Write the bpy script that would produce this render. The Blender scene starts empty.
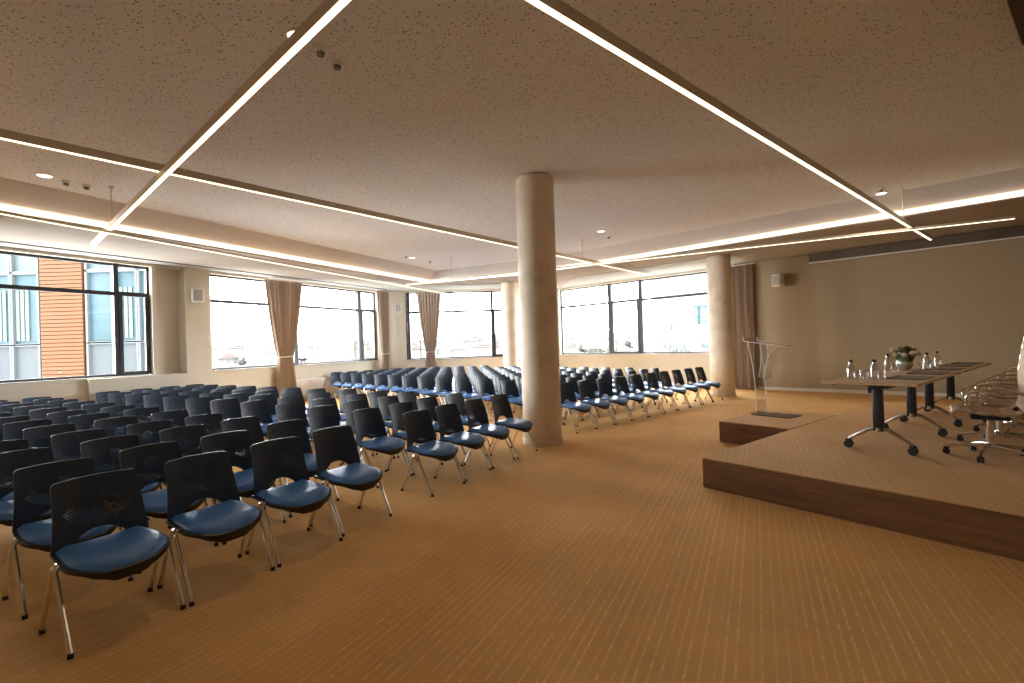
import bpy, bmesh, math, random
from math import sin, cos, pi, radians, sqrt, atan2
from mathutils import Vector, Matrix
random.seed(7)
S = bpy.context.scene
COL = S.collection
# ------------------------------------------------------------------ helpers
def obj(name, bm, mats, parent=None, smooth=False, kind=None, label=None):
    me = bpy.data.meshes.new(name)
    bmesh.ops.recalc_face_normals(bm, faces=bm.faces[:])
    bm.to_mesh(me); bm.free()
    if not isinstance(mats, (list, tuple)): mats = [mats]
    for m in mats: me.materials.append(m)
    if smooth:
        for p in me.polygons: p.use_smooth = True
        try: me.set_sharp_from_angle(angle=radians(38))
        except Exception: pass
    o = bpy.data.objects.new(name, me); COL.objects.link(o)
    if parent: o.parent = parent
    if kind: o['kind'] = kind
    if label: o['label'] = label
    return o
def thing(name, label, cat, loc=(0, 0, 0), rotz=0.0, group=None, kind=None):
    o = bpy.data.objects.new(name, None); COL.objects.link(o)
    o.empty_display_size = 0.1
    o.location = loc; o.rotation_euler = (0, 0, rotz)
    if label: o['label'] = label; o['category'] = cat
    if group: o['group'] = group
    if kind: o['kind'] = kind
    return o
def tag(o, label, cat, group=None):
    o['label'] = label; o['category'] = cat
    if group: o['group'] = group
    return o
def dup(root, loc, rotz, label=None, group=None):
    r = root.copy(); COL.objects.link(r); r.location = loc; r.rotation_euler = (0, 0, rotz)
    if label: r['label'] = label
    if group: r['group'] = group
    for ch in list(root.children):
        c = ch.copy(); COL.objects.link(c); c.parent = r
        for g in ch.children:
            d = g.copy(); COL.objects.link(d); d.parent = c
    return r
def B(): return bmesh.new()
def add_box(bm, lo, hi, mi=0, M=None, bevel=0.0, seg=2):
    x0, y0, z0 = lo; x1, y1, z1 = hi
    vs = [bm.verts.new(v) for v in ((x0,y0,z0),(x1,y0,z0),(x1,y1,z0),(x0,y1,z0),(x0,y0,z1),(x1,y0,z1),(x1,y1,z1),(x0,y1,z1))]
    fs = [bm.faces.new([vs[i] for i in f]) for f in ((0,3,2,1),(4,5,6,7),(0,1,5,4),(1,2,6,5),(2,3,7,6),(3,0,4,7))]
    for f in fs: f.material_index = mi
    if bevel > 0:
        es = list({e for f in fs for e in f.edges})
        r = bmesh.ops.bevel(bm, geom=es, offset=bevel, segments=seg, affect='EDGES', profile=0.5)
        vs = list({v for f in r['faces'] for v in f.verts} | {v for v in vs if v.is_valid})
        for f in r['faces']: f.material_index = mi
    if M is not None:
        bmesh.ops.transform(bm, matrix=M, verts=vs)
    return vs
def add_tube(bm, pts, r, seg=8, mi=0, caps=True):
    pts = [Vector(p) for p in pts]; n = len(pts)
    rs = r if isinstance(r, (list, tuple)) else [r] * n
    rings = []; up = None
    for i, p in enumerate(pts):
        t = (pts[min(i+1, n-1)] - pts[max(i-1, 0)]).normalized()
        if up is None:
            up = Vector((0, 0, 1)) if abs(t.z) < 0.9 else Vector((1, 0, 0))
        a = t.cross(up)
        if a.length < 1e-6: a = t.orthogonal()
        a.normalize(); b = a.cross(t).normalized(); up = b
        rings.append([bm.verts.new(p + a * cos(2*pi*k/seg) * rs[i] + b * sin(2*pi*k/seg) * rs[i]) for k in range(seg)])
    for i in range(n-1):
        for k in range(seg):
            f = bm.faces.new([rings[i][k], rings[i][(k+1) % seg], rings[i+1][(k+1) % seg], rings[i+1][k]]); f.material_index = mi
    if caps:
        for rg in (rings[0][::-1], rings[-1]):
            f = bm.faces.new(rg); f.material_index = mi
def add_lathe(bm, prof, c=(0, 0, 0), seg=24, mi=0):
    c = Vector(c); rings = []
    for r, z in prof:
        if r < 1e-5: rings.append([bm.verts.new(c + Vector((0, 0, z)))])
        else: rings.append([bm.verts.new(c + Vector((r*cos(2*pi*k/seg), r*sin(2*pi*k/seg), z))) for k in range(seg)])
    for a, b in zip(rings, rings[1:]):
        for k in range(seg):
            q = [a[k % len(a)], a[(k+1) % len(a)], b[(k+1) % len(b)], b[k % len(b)]]
            u = []
            for v in q:
                if v not in u: u.append(v)
            if len(u) > 2:
                f = bm.faces.new(u); f.material_index = mi
def add_prism(bm, pts, z0, z1, mi=0, mtop=None):
    a = [bm.verts.new((x, y, z0)) for x, y in pts]; b = [bm.verts.new((x, y, z1)) for x, y in pts]
    n = len(pts)
    f = bm.faces.new(a[::-1]); f.material_index = mi
    f = bm.faces.new(b); f.material_index = mi if mtop is None else mtop
    for i in range(n):
        f = bm.faces.new([a[i], a[(i+1) % n], b[(i+1) % n], b[i]]); f.material_index = mi
def add_grid(bm, fn, nu, nv, mi=0, thick=None, closed_u=False):
    """fn(u,v)->Vector, u,v in 0..1; thick: function (u,v)->offset Vector for a solid slab"""
    L = []
    for side in ((0, 1) if thick else (0,)):
        g = []
        for i in range(nu+1):
            row = []
            for j in range(nv+1):
                u, v = i/nu, j/nv
                p = Vector(fn(u, v))
                if side: p = p + Vector(thick(u, v))
                row.append(bm.verts.new(p))
            g.append(row)
        L.append(g)
        for i in range(nu):
            for j in range(nv):
                f = bm.faces.new([g[i][j], g[i+1][j], g[i+1][j+1], g[i][j+1]]); f.material_index = mi
    if thick:
        g, h = L
        per = [(i, 0) for i in range(nu)] + [(nu, j) for j in range(nv)] + [(i, nv) for i in range(nu, 0, -1)] + [(0, j) for j in range(nv, 0, -1)]
        for k in range(len(per)):
            a, b = per[k], per[(k+1) % len(per)]
            f = bm.faces.new([g[a[0]][a[1]], g[b[0]][b[1]], h[b[0]][b[1]], h[a[0]][a[1]]]); f.material_index = mi
def add_blob(bm, c, r, sub=1, jit=0.15, mi=0, sc=(1, 1, 1)):
    res = bmesh.ops.create_icosphere(bm, subdivisions=sub, radius=r)
    for v in res['verts']:
        k = 1 + random.uniform(-jit, jit)
        v.co = Vector((v.co.x*sc[0]*k, v.co.y*sc[1]*k, v.co.z*sc[2]*k)) + Vector(c)
    for v in res['verts']:
        for f in v.link_faces: f.material_index = mi
def lin(r, g, b):
    f = lambda c: (c/255/12.92) if c/255 <= 0.04045 else ((c/255+0.055)/1.055)**2.4
    return (f(r), f(g), f(b), 1)
# ------------------------------------------------------------------ materials
def mat(name, col=(0.5, 0.5, 0.5, 1), rough=0.5, metal=0.0, emit=None, estr=0.0, spec=0.5):
    m = bpy.data.materials.new(name); m.use_nodes = True
    b = m.node_tree.nodes['Principled BSDF']
    b.inputs['Base Color'].default_value = col; b.inputs['Roughness'].default_value = rough
    b.inputs['Metallic'].default_value = metal; b.inputs['Specular IOR Level'].default_value = spec
    if emit: b.inputs['Emission Color'].default_value = emit; b.inputs['Emission Strength'].default_value = estr
    return m
def nt(m):
    t = m.node_tree; return t.nodes, t.links, t.nodes['Principled BSDF']
def node(N, typ, **kw):
    n = N.new(typ)
    for k, v in kw.items():
        if k in n.inputs.keys(): n.inputs[k].default_value = v
        else: setattr(n, k, v)
    return n
def mathn(N, L, op, a, b=None, c=None):
    n = N.new('ShaderNodeMath'); n.operation = op
    for i, v in enumerate((a, b, c)):
        if v is None: continue
        if isinstance(v, (int, float)): n.inputs[i].default_value = v
        else: L.new(v, n.inputs[i])
    return n.outputs[0]
def mixc(N, L, fac, a, b):
    n = N.new('ShaderNodeMix'); n.data_type = 'RGBA'
    if isinstance(fac, (int, float)): n.inputs[0].default_value = fac
    else: L.new(fac, n.inputs[0])
    for i, v in ((6, a), (7, b)):
        if isinstance(v, tuple): n.inputs[i].default_value = v
        else: L.new(v, n.inputs[i])
    return n.outputs[2]
def noise(N, L, vec, scale, detail=3, rough=0.5):
    n = node(N, 'ShaderNodeTexNoise'); n.inputs['Scale'].default_value = scale
    n.inputs['Detail'].default_value = detail; n.inputs['Roughness'].default_value = rough
    if vec is not None: L.new(vec, n.inputs['Vector'])
    return n.outputs['Fac']
def noisy(name, c1, c2, scale=3, rough=0.6, detail=4, bump=0.0, spec=0.5, lo=0.35, hi=0.65, stretch=None, metal=0):
    m = mat(name, c1, rough, metal=metal, spec=spec); N, L, b = nt(m)
    tc = N.new('ShaderNodeTexCoord'); v = tc.outputs['Object']
    if stretch:
        mp = N.new('ShaderNodeMapping'); mp.inputs['Scale'].default_value = stretch; L.new(v, mp.inputs[0]); v = mp.outputs[0]
    f = noise(N, L, v, scale, detail)
    mr = N.new('ShaderNodeMapRange'); mr.inputs[1].default_value = lo; mr.inputs[2].default_value = hi; L.new(f, mr.inputs[0])
    L.new(mixc(N, L, mr.outputs[0], c1, c2), b.inputs['Base Color'])
    if bump:
        bp = N.new('ShaderNodeBump'); bp.inputs['Strength'].default_value = bump; bp.inputs['Distance'].default_value = 0.01
        L.new(f, bp.inputs['Height']); L.new(bp.outputs[0], b.inputs['Normal'])
    return m
def carpet(name, base, dark, light, ang):
    m = mat(name, base, 0.95, spec=0.1); N, L, b = nt(m)
    tc = N.new('ShaderNodeTexCoord'); mp = N.new('ShaderNodeMapping'); mp.inputs['Rotation'].default_value = (0, 0, -ang)
    L.new(tc.outputs['Object'], mp.inputs[0]); sx = N.new('ShaderNodeSeparateXYZ'); L.new(mp.outputs[0], sx.inputs[0])
    X, Y = sx.outputs[0], sx.outputs[1]        # X along the stripes, Y across
    pitch = 0.052
    yy = mathn(N, L, 'DIVIDE', Y, pitch); idx = mathn(N, L, 'FLOOR', yy); fr = mathn(N, L, 'FRACT', yy)
    wn = N.new('ShaderNodeTexWhiteNoise'); wn.noise_dimensions = '1D'; L.new(idx, wn.inputs['W'])
    rnd = wn.outputs['Value']
    off = mathn(N, L, 'MULTIPLY_ADD', rnd, 0.4, 0.3)
    d = mathn(N, L, 'ABSOLUTE', mathn(N, L, 'SUBTRACT', fr, off))
    line = mathn(N, L, 'LESS_THAN', d, 0.11)
    # dashes along the stripe
    xx = mathn(N, L, 'MULTIPLY_ADD', X, 38.0, mathn(N, L, 'MULTIPLY', rnd, 7.0))
    cx = mathn(N, L, 'FLOOR', xx)
    cmb = N.new('ShaderNodeCombineXYZ'); L.new(cx, cmb.inputs[0]); L.new(idx, cmb.inputs[1])
    w2 = N.new('ShaderNodeTexWhiteNoise'); w2.noise_dimensions = '2D'; L.new(cmb.outputs[0], w2.inputs['Vector'])
    dash = mathn(N, L, 'MULTIPLY_ADD', w2.outputs['Value'], 0.75, 0.1)
    lf = mathn(N, L, 'MULTIPLY', mathn(N, L, 'MULTIPLY', line, dash), mathn(N, L, 'MULTIPLY_ADD', rnd, 0.6, 0.4))
    mott = noise(N, L, tc.outputs['Object'], 1.3, 5, 0.6)
    mr = N.new('ShaderNodeMapRange'); mr.inputs[1].default_value = 0.3; mr.inputs[2].default_value = 0.7; L.new(mott, mr.inputs[0])
    fine = noise(N, L, tc.outputs['Object'], 90, 2, 0.6)
    c = mixc(N, L, mr.outputs[0], dark, base)
    c = mixc(N, L, mathn(N, L, 'MULTIPLY', fine, 0.35), c, dark)
    c = mixc(N, L, lf, c, light)
    L.new(c, b.inputs['Base Color'])
    bp = N.new('ShaderNodeBump'); bp.inputs['Strength'].default_value = 0.25; bp.inputs['Distance'].default_value = 0.004
    L.new(fine, bp.inputs['Height']); L.new(bp.outputs[0], b.inputs['Normal'])
    return m
CARPET = carpet('carpet_ochre', (0.72, 0.415, 0.160, 1), (0.60, 0.335, 0.120, 1), (0.84, 0.57, 0.29, 1), radians(62.7))
CARPET2 = carpet('carpet_stage', (0.60, 0.36, 0.17, 1), (0.51, 0.30, 0.135, 1), (0.68, 0.45, 0.25, 1), radians(24.7))
def ceiling_mat():
    m = mat('perforated_ceiling', (0.5, 0.45, 0.4, 1), 0.85, spec=0.2); N, L, b = nt(m)
    tc = N.new('ShaderNodeTexCoord')
    vo = N.new('ShaderNodeTexVoronoi'); vo.inputs['Scale'].default_value = 30; vo.inputs['Randomness'].default_value = 0.9
    L.new(tc.outputs['Object'], vo.inputs['Vector'])
    sc = N.new('ShaderNodeSeparateColor'); L.new(vo.outputs['Color'], sc.inputs[0])
    thr = mathn(N, L, 'MULTIPLY_ADD', sc.outputs[0], 0.26, 0.05)
    hole = mathn(N, L, 'LESS_THAN', vo.outputs['Distance'], thr)
    mott = noise(N, L, tc.outputs['Object'], 0.8, 3, 0.5)
    c = mixc(N, L, mott, (0.74, 0.745, 0.75, 1), (0.82, 0.825, 0.83, 1))
    c = mixc(N, L, mathn(N, L, 'MULTIPLY', hole, 0.75), c, (0.06, 0.045, 0.035, 1))
    L.new(c, b.inputs['Base Color']); return m
CEIL = ceiling_mat()
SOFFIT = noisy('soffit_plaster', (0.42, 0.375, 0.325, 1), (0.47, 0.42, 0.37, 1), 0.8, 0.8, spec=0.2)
SOFFITW = noisy('sill_and_daylit_plaster', (0.42, 0.41, 0.38, 1), (0.46, 0.45, 0.42, 1), 0.8, 0.7, spec=0.2)  # sill plaster; also soffit bands with window daylight put into the tone
WALL = noisy('wall_paint', (0.60, 0.55, 0.45, 1), (0.64, 0.59, 0.49, 1), 0.7, 0.7, spec=0.25)
def plain_wall():
    m = mat('beige_vinyl_wall', (0.3, 0.24, 0.15, 1), 0.55, spec=0.35); N, L, b = nt(m)
    tc = N.new('ShaderNodeTexCoord'); mp = N.new('ShaderNodeMapping'); mp.inputs['Scale'].default_value = (0.15, 0.15, 7)
    L.new(tc.outputs['Object'], mp.inputs[0]); f = noise(N, L, mp.outputs[0], 2.0, 3, 0.5)
    L.new(mixc(N, L, f, (0.30, 0.222, 0.130, 1), (0.35, 0.26, 0.155, 1)), b.inputs['Base Color']); return m
PLAIN = plain_wall()
COLM = noisy('troweled_plaster', (0.80, 0.68, 0.53, 1), (0.62, 0.50, 0.37, 1), 2.6, 0.55, detail=7, lo=0.45, hi=0.75, bump=0.15)
FRAME = mat('anthracite_aluminium', (0.035, 0.038, 0.045, 1), 0.45, metal=0.3)
SASH = mat('dark_sash', (0.02, 0.02, 0.024, 1), 0.4)
ALU = mat('aluminium', (0.62, 0.55, 0.45, 1), 0.5, metal=0.3)
CHROME = mat('chrome', (0.78, 0.76, 0.73, 1), 0.16, metal=1.0)
CHROMED = mat('satin_chrome', (0.50, 0.46, 0.41, 1), 0.28, metal=1.0)
BLACK = mat('black_plastic', (0.010, 0.010, 0.012, 1), 0.38)
RUB = mat('black_rubber', (0.008, 0.008, 0.008, 1), 0.7)
WHITE = mat('white_plastic', (0.75, 0.73, 0.69, 1), 0.5)
GREY = mat('grey_plastic', (0.16, 0.15, 0.14, 1), 0.5)
BLUE = noisy('blue_upholstery', (0.060, 0.205, 0.56, 1), (0.075, 0.24, 0.62, 1), 60, 0.42, bump=0.1)
LED = mat('led_diffuser', (1, 1, 1, 1), 0.5, emit=(1.0, 0.78, 0.50, 1), estr=.26)
COVE = mat('cove_light', (1, 1, 1, 1), 0.5, emit=(1.0, 0.76, 0.56, 1), estr=.20)
LAMPD = mat('downlight_lens', (1, 1, 1, 1), 0.5, emit=(1.0, 0.86, 0.68, 1), estr=.25)
def wood(name, a, b_, sc, rough=0.45, axis=(1, 14, 14)):
    m = mat(name, a, rough); N, L, b = nt(m)
    tc = N.new('ShaderNodeTexCoord'); mp = N.new('ShaderNodeMapping'); mp.inputs['Scale'].default_value = axis
    L.new(tc.outputs['Object'], mp.inputs[0]); f = noise(N, L, mp.outputs[0], sc, 6, 0.6)
    mr = N.new('ShaderNodeMapRange'); mr.inputs[1].default_value = 0.3; mr.inputs[2].default_value = 0.7; L.new(f, mr.inputs[0])
    L.new(mixc(N, L, mr.outputs[0], a, b_), b.inputs['Base Color']); return m
WALNUT = wood('walnut_fascia', (0.21, 0.088, 0.026, 1), (0.10, 0.040, 0.012, 1), 1.6, 0.6, (0.8, 0.8, 16))
OAK = wood('oak_tabletop', (0.50, 0.32, 0.17, 1), (0.40, 0.25, 0.13, 1), 1.5, 0.42, (1, 12, 12))
LEATH = noisy('tan_leather', (0.36, 0.23, 0.13, 1), (0.42, 0.27, 0.16, 1), 12, 0.55, bump=0.15)
PADM = mat('dark_leather_pad', (0.035, 0.018, 0.010, 1), 0.35)
def cloth():
    m = mat('taupe_curtain', (0.44, 0.35, 0.285, 1), 0.85, spec=0.15); N, L, b = nt(m)
    b.inputs['Sheen Weight'].default_value = 0.15
    return m
CURT = cloth()
TIE = mat('cream_tieback', (0.72, 0.66, 0.56, 1), 0.7)
def glass(name, tint=(1, 1, 1, 1), refl=0.06, rough=0.02, fk=0.6):
    m = bpy.data.materials.new(name); m.use_nodes = True; N, L = m.node_tree.nodes, m.node_tree.links; N.clear()
    o = N.new('ShaderNodeOutputMaterial'); t = N.new('ShaderNodeBsdfTransparent'); t.inputs[0].default_value = tint
    g = N.new('ShaderNodeBsdfGlossy'); g.inputs['Roughness'].default_value = rough
    fr = N.new('ShaderNodeFresnel'); fr.inputs[0].default_value = 1.45
    mx = N.new('ShaderNodeMixShader'); k = mathn(N, L, 'MULTIPLY_ADD', fr.outputs[0], fk, refl)
    L.new(k, mx.inputs[0]); L.new(t.outputs[0], mx.inputs[1]); L.new(g.outputs[0], mx.inputs[2]); L.new(mx.outputs[0], o.inputs[0])
    return m
PANE = glass('window_glass', (0.97, 0.985, 0.98, 1), 0.0)
ACRYL = glass('clear_acrylic', (0.98, 0.98, 0.975, 1), 0.0, fk=.4)
TUMB = glass('clear_glassware', (0.95, 0.955, 0.95, 1), 0.03)
EDGE = mat('acrylic_polished_edge', (0.9, 0.88, 0.84, 1), 0.15)  # bright highlights along the clear edges, put into a pale opaque colour
def mesh_plastic():
    """black backrest plastic, pierced by a field of small round holes"""
    m = mat('perforated_backrest', (0.016, 0.032, 0.062, 1), 0.46, spec=0.45); N, L, b = nt(m)
    out = [n for n in N if n.type == 'OUTPUT_MATERIAL'][0]
    tc = N.new('ShaderNodeTexCoord'); mp = N.new('ShaderNodeMapping'); mp.inputs['Rotation'].default_value = (0, radians(45), 0)
    L.new(tc.outputs['Object'], mp.inputs[0]); s = N.new('ShaderNodeSeparateXYZ'); L.new(mp.outputs[0], s.inputs[0])
    p = 0.0135
    fx = mathn(N, L, 'SUBTRACT', mathn(N, L, 'FRACT', mathn(N, L, 'DIVIDE', s.outputs[0], p)), 0.5)
    fz = mathn(N, L, 'SUBTRACT', mathn(N, L, 'FRACT', mathn(N, L, 'DIVIDE', s.outputs[2], p)), 0.5)
    d = mathn(N, L, 'SQRT', mathn(N, L, 'ADD', mathn(N, L, 'MULTIPLY', fx, fx), mathn(N, L, 'MULTIPLY', fz, fz)))
    hole = mathn(N, L, 'LESS_THAN', d, 0.26)
    s2 = N.new('ShaderNodeSeparateXYZ'); L.new(tc.outputs['Object'], s2.inputs[0])
    ex = mathn(N, L, 'DIVIDE', s2.outputs[0], 0.165); ez = mathn(N, L, 'DIVIDE', mathn(N, L, 'SUBTRACT', s2.outputs[2], 0.635), 0.095)
    el = mathn(N, L, 'ADD', mathn(N, L, 'POWER', mathn(N, L, 'ABSOLUTE', ex), 1.5), mathn(N, L, 'POWER', mathn(N, L, 'ABSOLUTE', ez), 1.5))
    k = mathn(N, L, 'MULTIPLY', hole, mathn(N, L, 'LESS_THAN', el, 1.0))
    tr = N.new('ShaderNodeBsdfTransparent'); mx = N.new('ShaderNodeMixShader')
    L.new(k, mx.inputs[0]); L.new(b.outputs[0], mx.inputs[1]); L.new(tr.outputs[0], mx.inputs[2]); L.new(mx.outputs[0], out.inputs[0])
    return m
BACKM = mesh_plastic()
# ------------------------------------------------------------------ wall frames
def fr(o, deg): return Matrix.Translation((o[0], o[1], 0)) @ Matrix.Rotation(radians(deg), 4, 'Z')
MW = fr((-7.83, 12.39), 62.1)      # left window wall: x along, y outwards
MM = fr((-4.40, 18.10), 4.76)      # far window wall
MF = fr((6.78, 14.28), -44.3)      # right window wall and the plain wall
def wp(M, x, y): v = M @ Vector((x, y, 0)); return (v.x, v.y)
SILL, HEAD, SOF, CEILZ = 1.10, 3.66, 3.74, 4.15
def boxes(name, M, lst, m, **kw):
    bm = B()
    for lo, hi in lst: add_box(bm, lo, hi, M=M)
    return obj(name, bm, m, **kw)
outer = [wp(MW, -18, 0), wp(MW, 6.42, 0), wp(MM, 4.2, 0), (1.70, 19.24), wp(MF, 9.0, 0), (9.5, -4.0)]
# floor and ceiling (solid slabs, reach a little under the walls)
def grow(pts, d):
    c = Vector((sum(p[0] for p in pts)/len(pts), sum(p[1] for p in pts)/len(pts)))
    return [tuple(c + (Vector(p) - c) * (1 + d / (Vector(p) - c).length)) for p in pts]
bm = B(); add_prism(bm, grow(outer, 0.35), -0.2, 0.0); obj('floor', bm, CARPET, kind='structure')
bm = B(); add_prism(bm, grow(outer, 0.35), CEILZ, CEILZ + 0.2); obj('ceiling', bm, CEIL, kind='structure')
T = 0.3; HT = CEILZ
boxes('wall_left', MW, [((-18, 0, 0), (6.42 + 0.2, T, SILL)), ((-18, 0, HEAD), (6.42 + 0.2, T, HT)), ((-18, 0, SILL), (-5.8, T, HEAD)),
      ((-1.34, 0, SILL), (-1.25, T, HEAD)), ((-1.25, .22, SILL), (-.68, T, HEAD)), ((-.68, 0, SILL), (0, T, HEAD)), ((6.08, 0, SILL), (6.62, T, HEAD))], WALL, kind='structure')
boxes('wall_far', MM, [((-0.42, 0, 0), (4.25, T, SILL - 0.03)), ((-0.42, 0, HEAD), (4.25, T, HT)), ((-0.42, 0, SILL - 0.03), (0.36, T, HEAD)), ((4.16, 0, SILL - 0.03), (4.25, T, HEAD))], WALL, kind='structure')
p1, p2 = Vector(wp(MM, 4.2, 0)), Vector((1.70, 19.24))
bm = B(); d = (p2 - p1); add_box(bm, (0, 0, 0), (d.length + 0.05, T, HT), M=fr(p1, math.degrees(atan2(d.y, d.x)))); obj('wall_far_corner', bm, WALL, kind='structure')
boxes('wall_right_windows', MF, [((-7.1, 0, 0), (-0.02, T, SILL - 0.04)), ((-7.1, 0, HEAD), (-0.02, T, HT)), ((-7.1, 0, SILL - 0.04), (-6.8, T, HEAD)), ((-0.12, 0, SILL - 0.04), (-0.02, T, HEAD))], WALL, kind='structure')
boxes('wall_right', MF, [((-0.02, 0, 0), (9.0, T, HT))], PLAIN, kind='structure')
p1, p2 = Vector(wp(MF, 9.0, 0)), Vector((9.5, -4.0)); d = p2 - p1
bm = B(); add_box(bm, (0, 0, 0), (d.length, T, HT), M=fr(p1, math.degrees(atan2(d.y, d.x)))); obj('wall_stage_side', bm, PLAIN, kind='structure')
p1, p2 = Vector((9.5, -4.0)), Vector(outer[0]); d = p2 - p1
bm = B(); add_box(bm, (0, 0, 0), (d.length, T, HT), M=fr(p1, math.degrees(atan2(d.y, d.x)))); obj('wall_back', bm, WALL, kind='structure')
boxes('baseboard_right', MF, [((-0.02, -0.02, 0), (9.0, 0, 0.09))], WALL, kind='structure')
# ledge and pier by the first window
boxes('trim_ledge', MW, [((-2.60, -0.13, 0), (-.10, 0, 1.08)), ((-2.62, -0.15, 1.08), (-.69, 0.0, 1.10)), ((-1.25, 0, 1.09), (-.68, .22, 1.102))], WALL, kind='structure')
boxes('trim_pier', MW, [((-.68, -.13, 1.08), (-.14, 0, SOF))], WALL, kind='structure')
# window sills
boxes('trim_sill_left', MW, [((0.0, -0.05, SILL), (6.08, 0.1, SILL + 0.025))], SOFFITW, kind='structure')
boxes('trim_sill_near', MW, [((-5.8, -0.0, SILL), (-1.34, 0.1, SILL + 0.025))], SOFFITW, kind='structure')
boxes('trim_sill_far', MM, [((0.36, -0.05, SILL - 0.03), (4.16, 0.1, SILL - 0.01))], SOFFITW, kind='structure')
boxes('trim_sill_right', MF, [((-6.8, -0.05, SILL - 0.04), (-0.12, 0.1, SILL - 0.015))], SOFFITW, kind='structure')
# soffit ring with the light cove on its inner edge
inner = [(-12.77, -3.8), (-2.80, 16.47), (0.26, 15.27), (2.45, 13.72), (4.52, 11.86), (8.71, 7.95), (12.2, 4.70)]
out2 = [wp(MW, -18, 0), wp(MW, 6.42, 0), wp(MM, 4.2, 0), (1.70, 19.24), wp(MF, -3.3, 0), wp(MF, 3.5, 0), wp(MF, 9.0, 0)]
bm = B()
for i in range(len(inner) - 1):
    q = [inner[i], inner[i+1], out2[i+1], out2[i]]
    add_prism(bm, q, SOF, SOF + 0.03)
bmesh.ops.remove_doubles(bm, verts=bm.verts[:], dist=1e-4)
obj('trim_soffit', bm, SOFFIT, kind='structure')
def ribbon(name, pts, w, z0, z1, m, kind=None, parent=None):
    """thin upright band along a polyline, offset w to its left"""
    bm = B()
    for a, b in zip(pts, pts[1:]):
        a, b = Vector(a), Vector(b); t = (b - a).normalized(); n = Vector((-t.y, t.x)) * w
        add_prism(bm, [tuple(a), tuple(b), tuple(b + n), tuple(a + n)], z0, z1)
    return obj(name, bm, m, kind=kind, parent=parent)
cv = thing('cove_light', 'continuous glowing warm light cove where the perforated ceiling meets the lower border', 'light')
def shifted(pts, w):
    out = []
    for i, p in enumerate(pts):
        a = Vector(pts[max(i-1, 0)]); b = Vector(pts[min(i+1, len(pts)-1)]); t = (b - a).normalized(); out.append((p[0] - t.y*w, p[1] + t.x*w))
    return out
ribbon('light_strip', inner, 0.05, SOF + 0.03, SOF + 0.12, COVE, parent=cv)
bm = B(); lo_, hi_ = shifted(inner, .03), shifted(inner, -.42)  # added sloped board: covers the dark gap above the cove, catches its glow
va = [bm.verts.new((x, y, SOF + .125)) for x, y in lo_]; vb = [bm.verts.new((x, y, CEILZ - .002)) for x, y in hi_]; vc = [bm.verts.new((x, y, CEILZ - .002)) for x, y in lo_]
for k in range(len(inner) - 1):
    bm.faces.new([va[k], va[k+1], vb[k+1], vb[k]]); bm.faces.new([va[k], vc[k], vc[k+1], va[k+1]]); bm.faces.new([vb[k], vb[k+1], vc[k+1], vc[k]])
obj('trim_added_cove_slope', bm, noisy('added_slope_plaster', (0.60, 0.57, 0.53, 1), (0.64, 0.61, 0.57, 1), 0.8, 0.8, spec=0.2), kind='structure')
# soffit bands in front of the windows, daylight put into their lighter colour
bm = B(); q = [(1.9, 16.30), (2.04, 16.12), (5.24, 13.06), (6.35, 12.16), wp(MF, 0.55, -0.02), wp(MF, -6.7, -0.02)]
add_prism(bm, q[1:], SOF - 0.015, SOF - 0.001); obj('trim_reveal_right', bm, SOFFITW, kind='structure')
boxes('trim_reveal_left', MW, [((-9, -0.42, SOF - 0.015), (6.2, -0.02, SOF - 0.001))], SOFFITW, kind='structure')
boxes('trim_track_left', MW, [((-9, -0.46, SOF - 0.012), (6.1, -0.42, SOF - 0.001))], FRAME, kind='structure')
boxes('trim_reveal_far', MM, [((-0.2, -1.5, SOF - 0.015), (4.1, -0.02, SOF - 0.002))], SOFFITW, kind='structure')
# ------------------------------------------------------------------ windows
def window(name, M, x0, x1, z0, z1, mull, tz, sashes, y=0.14, fw=0.05):
    t = thing(name, None, None, kind='structure')
    bm = B()
    fr_ = [((x0, y, z0), (x0 + fw, y + .08, z1)), ((x1 - fw, y, z0), (x1, y + .08, z1)), ((x0, y, z0), (x1, y + .08, z0 + fw)), ((x0, y, z1 - fw), (x1, y + .08, z1))]
    for lo, hi in fr_: add_box(bm, lo, hi, M=M)
    obj('window_frame', bm, FRAME, t)
    for x, w in mull:
        bm = B(); add_box(bm, (x - w/2, y - .03, z0), (x + w/2, y + .10, z1), M=M); obj('mullion', bm, FRAME, t)
    bm = B(); add_box(bm, (x0 + fw, y - .02, tz - .04), (x1 - fw, y + .09, tz + .04), M=M); obj('transom', bm, FRAME, t)
    for a, b in sashes:
        bm = B(); s = .07
        for lo, hi in (((a, y - .045, z0 + .01), (a + s, y, tz + .05)), ((b - s, y - .045, z0 + .01), (b, y, tz + .05)), ((a + s, y - .045, z0 + .01), (b - s, y, z0 + .09)), ((a + s, y - .045, tz - .04), (b - s, y, tz + .05))):
            add_box(bm, lo, hi, M=M)
        sh = obj('window_sash', bm, SASH, t)
        bm = B(); add_tube(bm, [M @ Vector((b - .035, y - .05, 1.9)), M @ Vector((b - .035, y - .09, 1.9)), M @ Vector((b - .035, y - .09, 1.78))], .010, 6); obj('handle', bm, FRAME, sh)
    bm = B(); add_box(bm, (x0 + fw, y + .035, z0 + fw), (x1 - fw, y + .04, z1 - fw), M=M); obj('glass_pane', bm, PANE, t)
    return t
window('window_1', MW, -5.8, -1.34, SILL + .025, HEAD, [(-2.0, .09), (-4.6, .09)], 2.98, [(-1.96, -1.38)])
window('window_2', MW, 0.0, 6.08, SILL + .025, HEAD, [(2.62, .13), (5.30, .16)], 2.96, [(5.36, 6.04)])
window('window_3', MM, 0.36, 4.16, SILL - .01, HEAD, [(.47, .10), (.90, .04), (3.68, .10)], 2.90, [(3.72, 4.12)])
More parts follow.
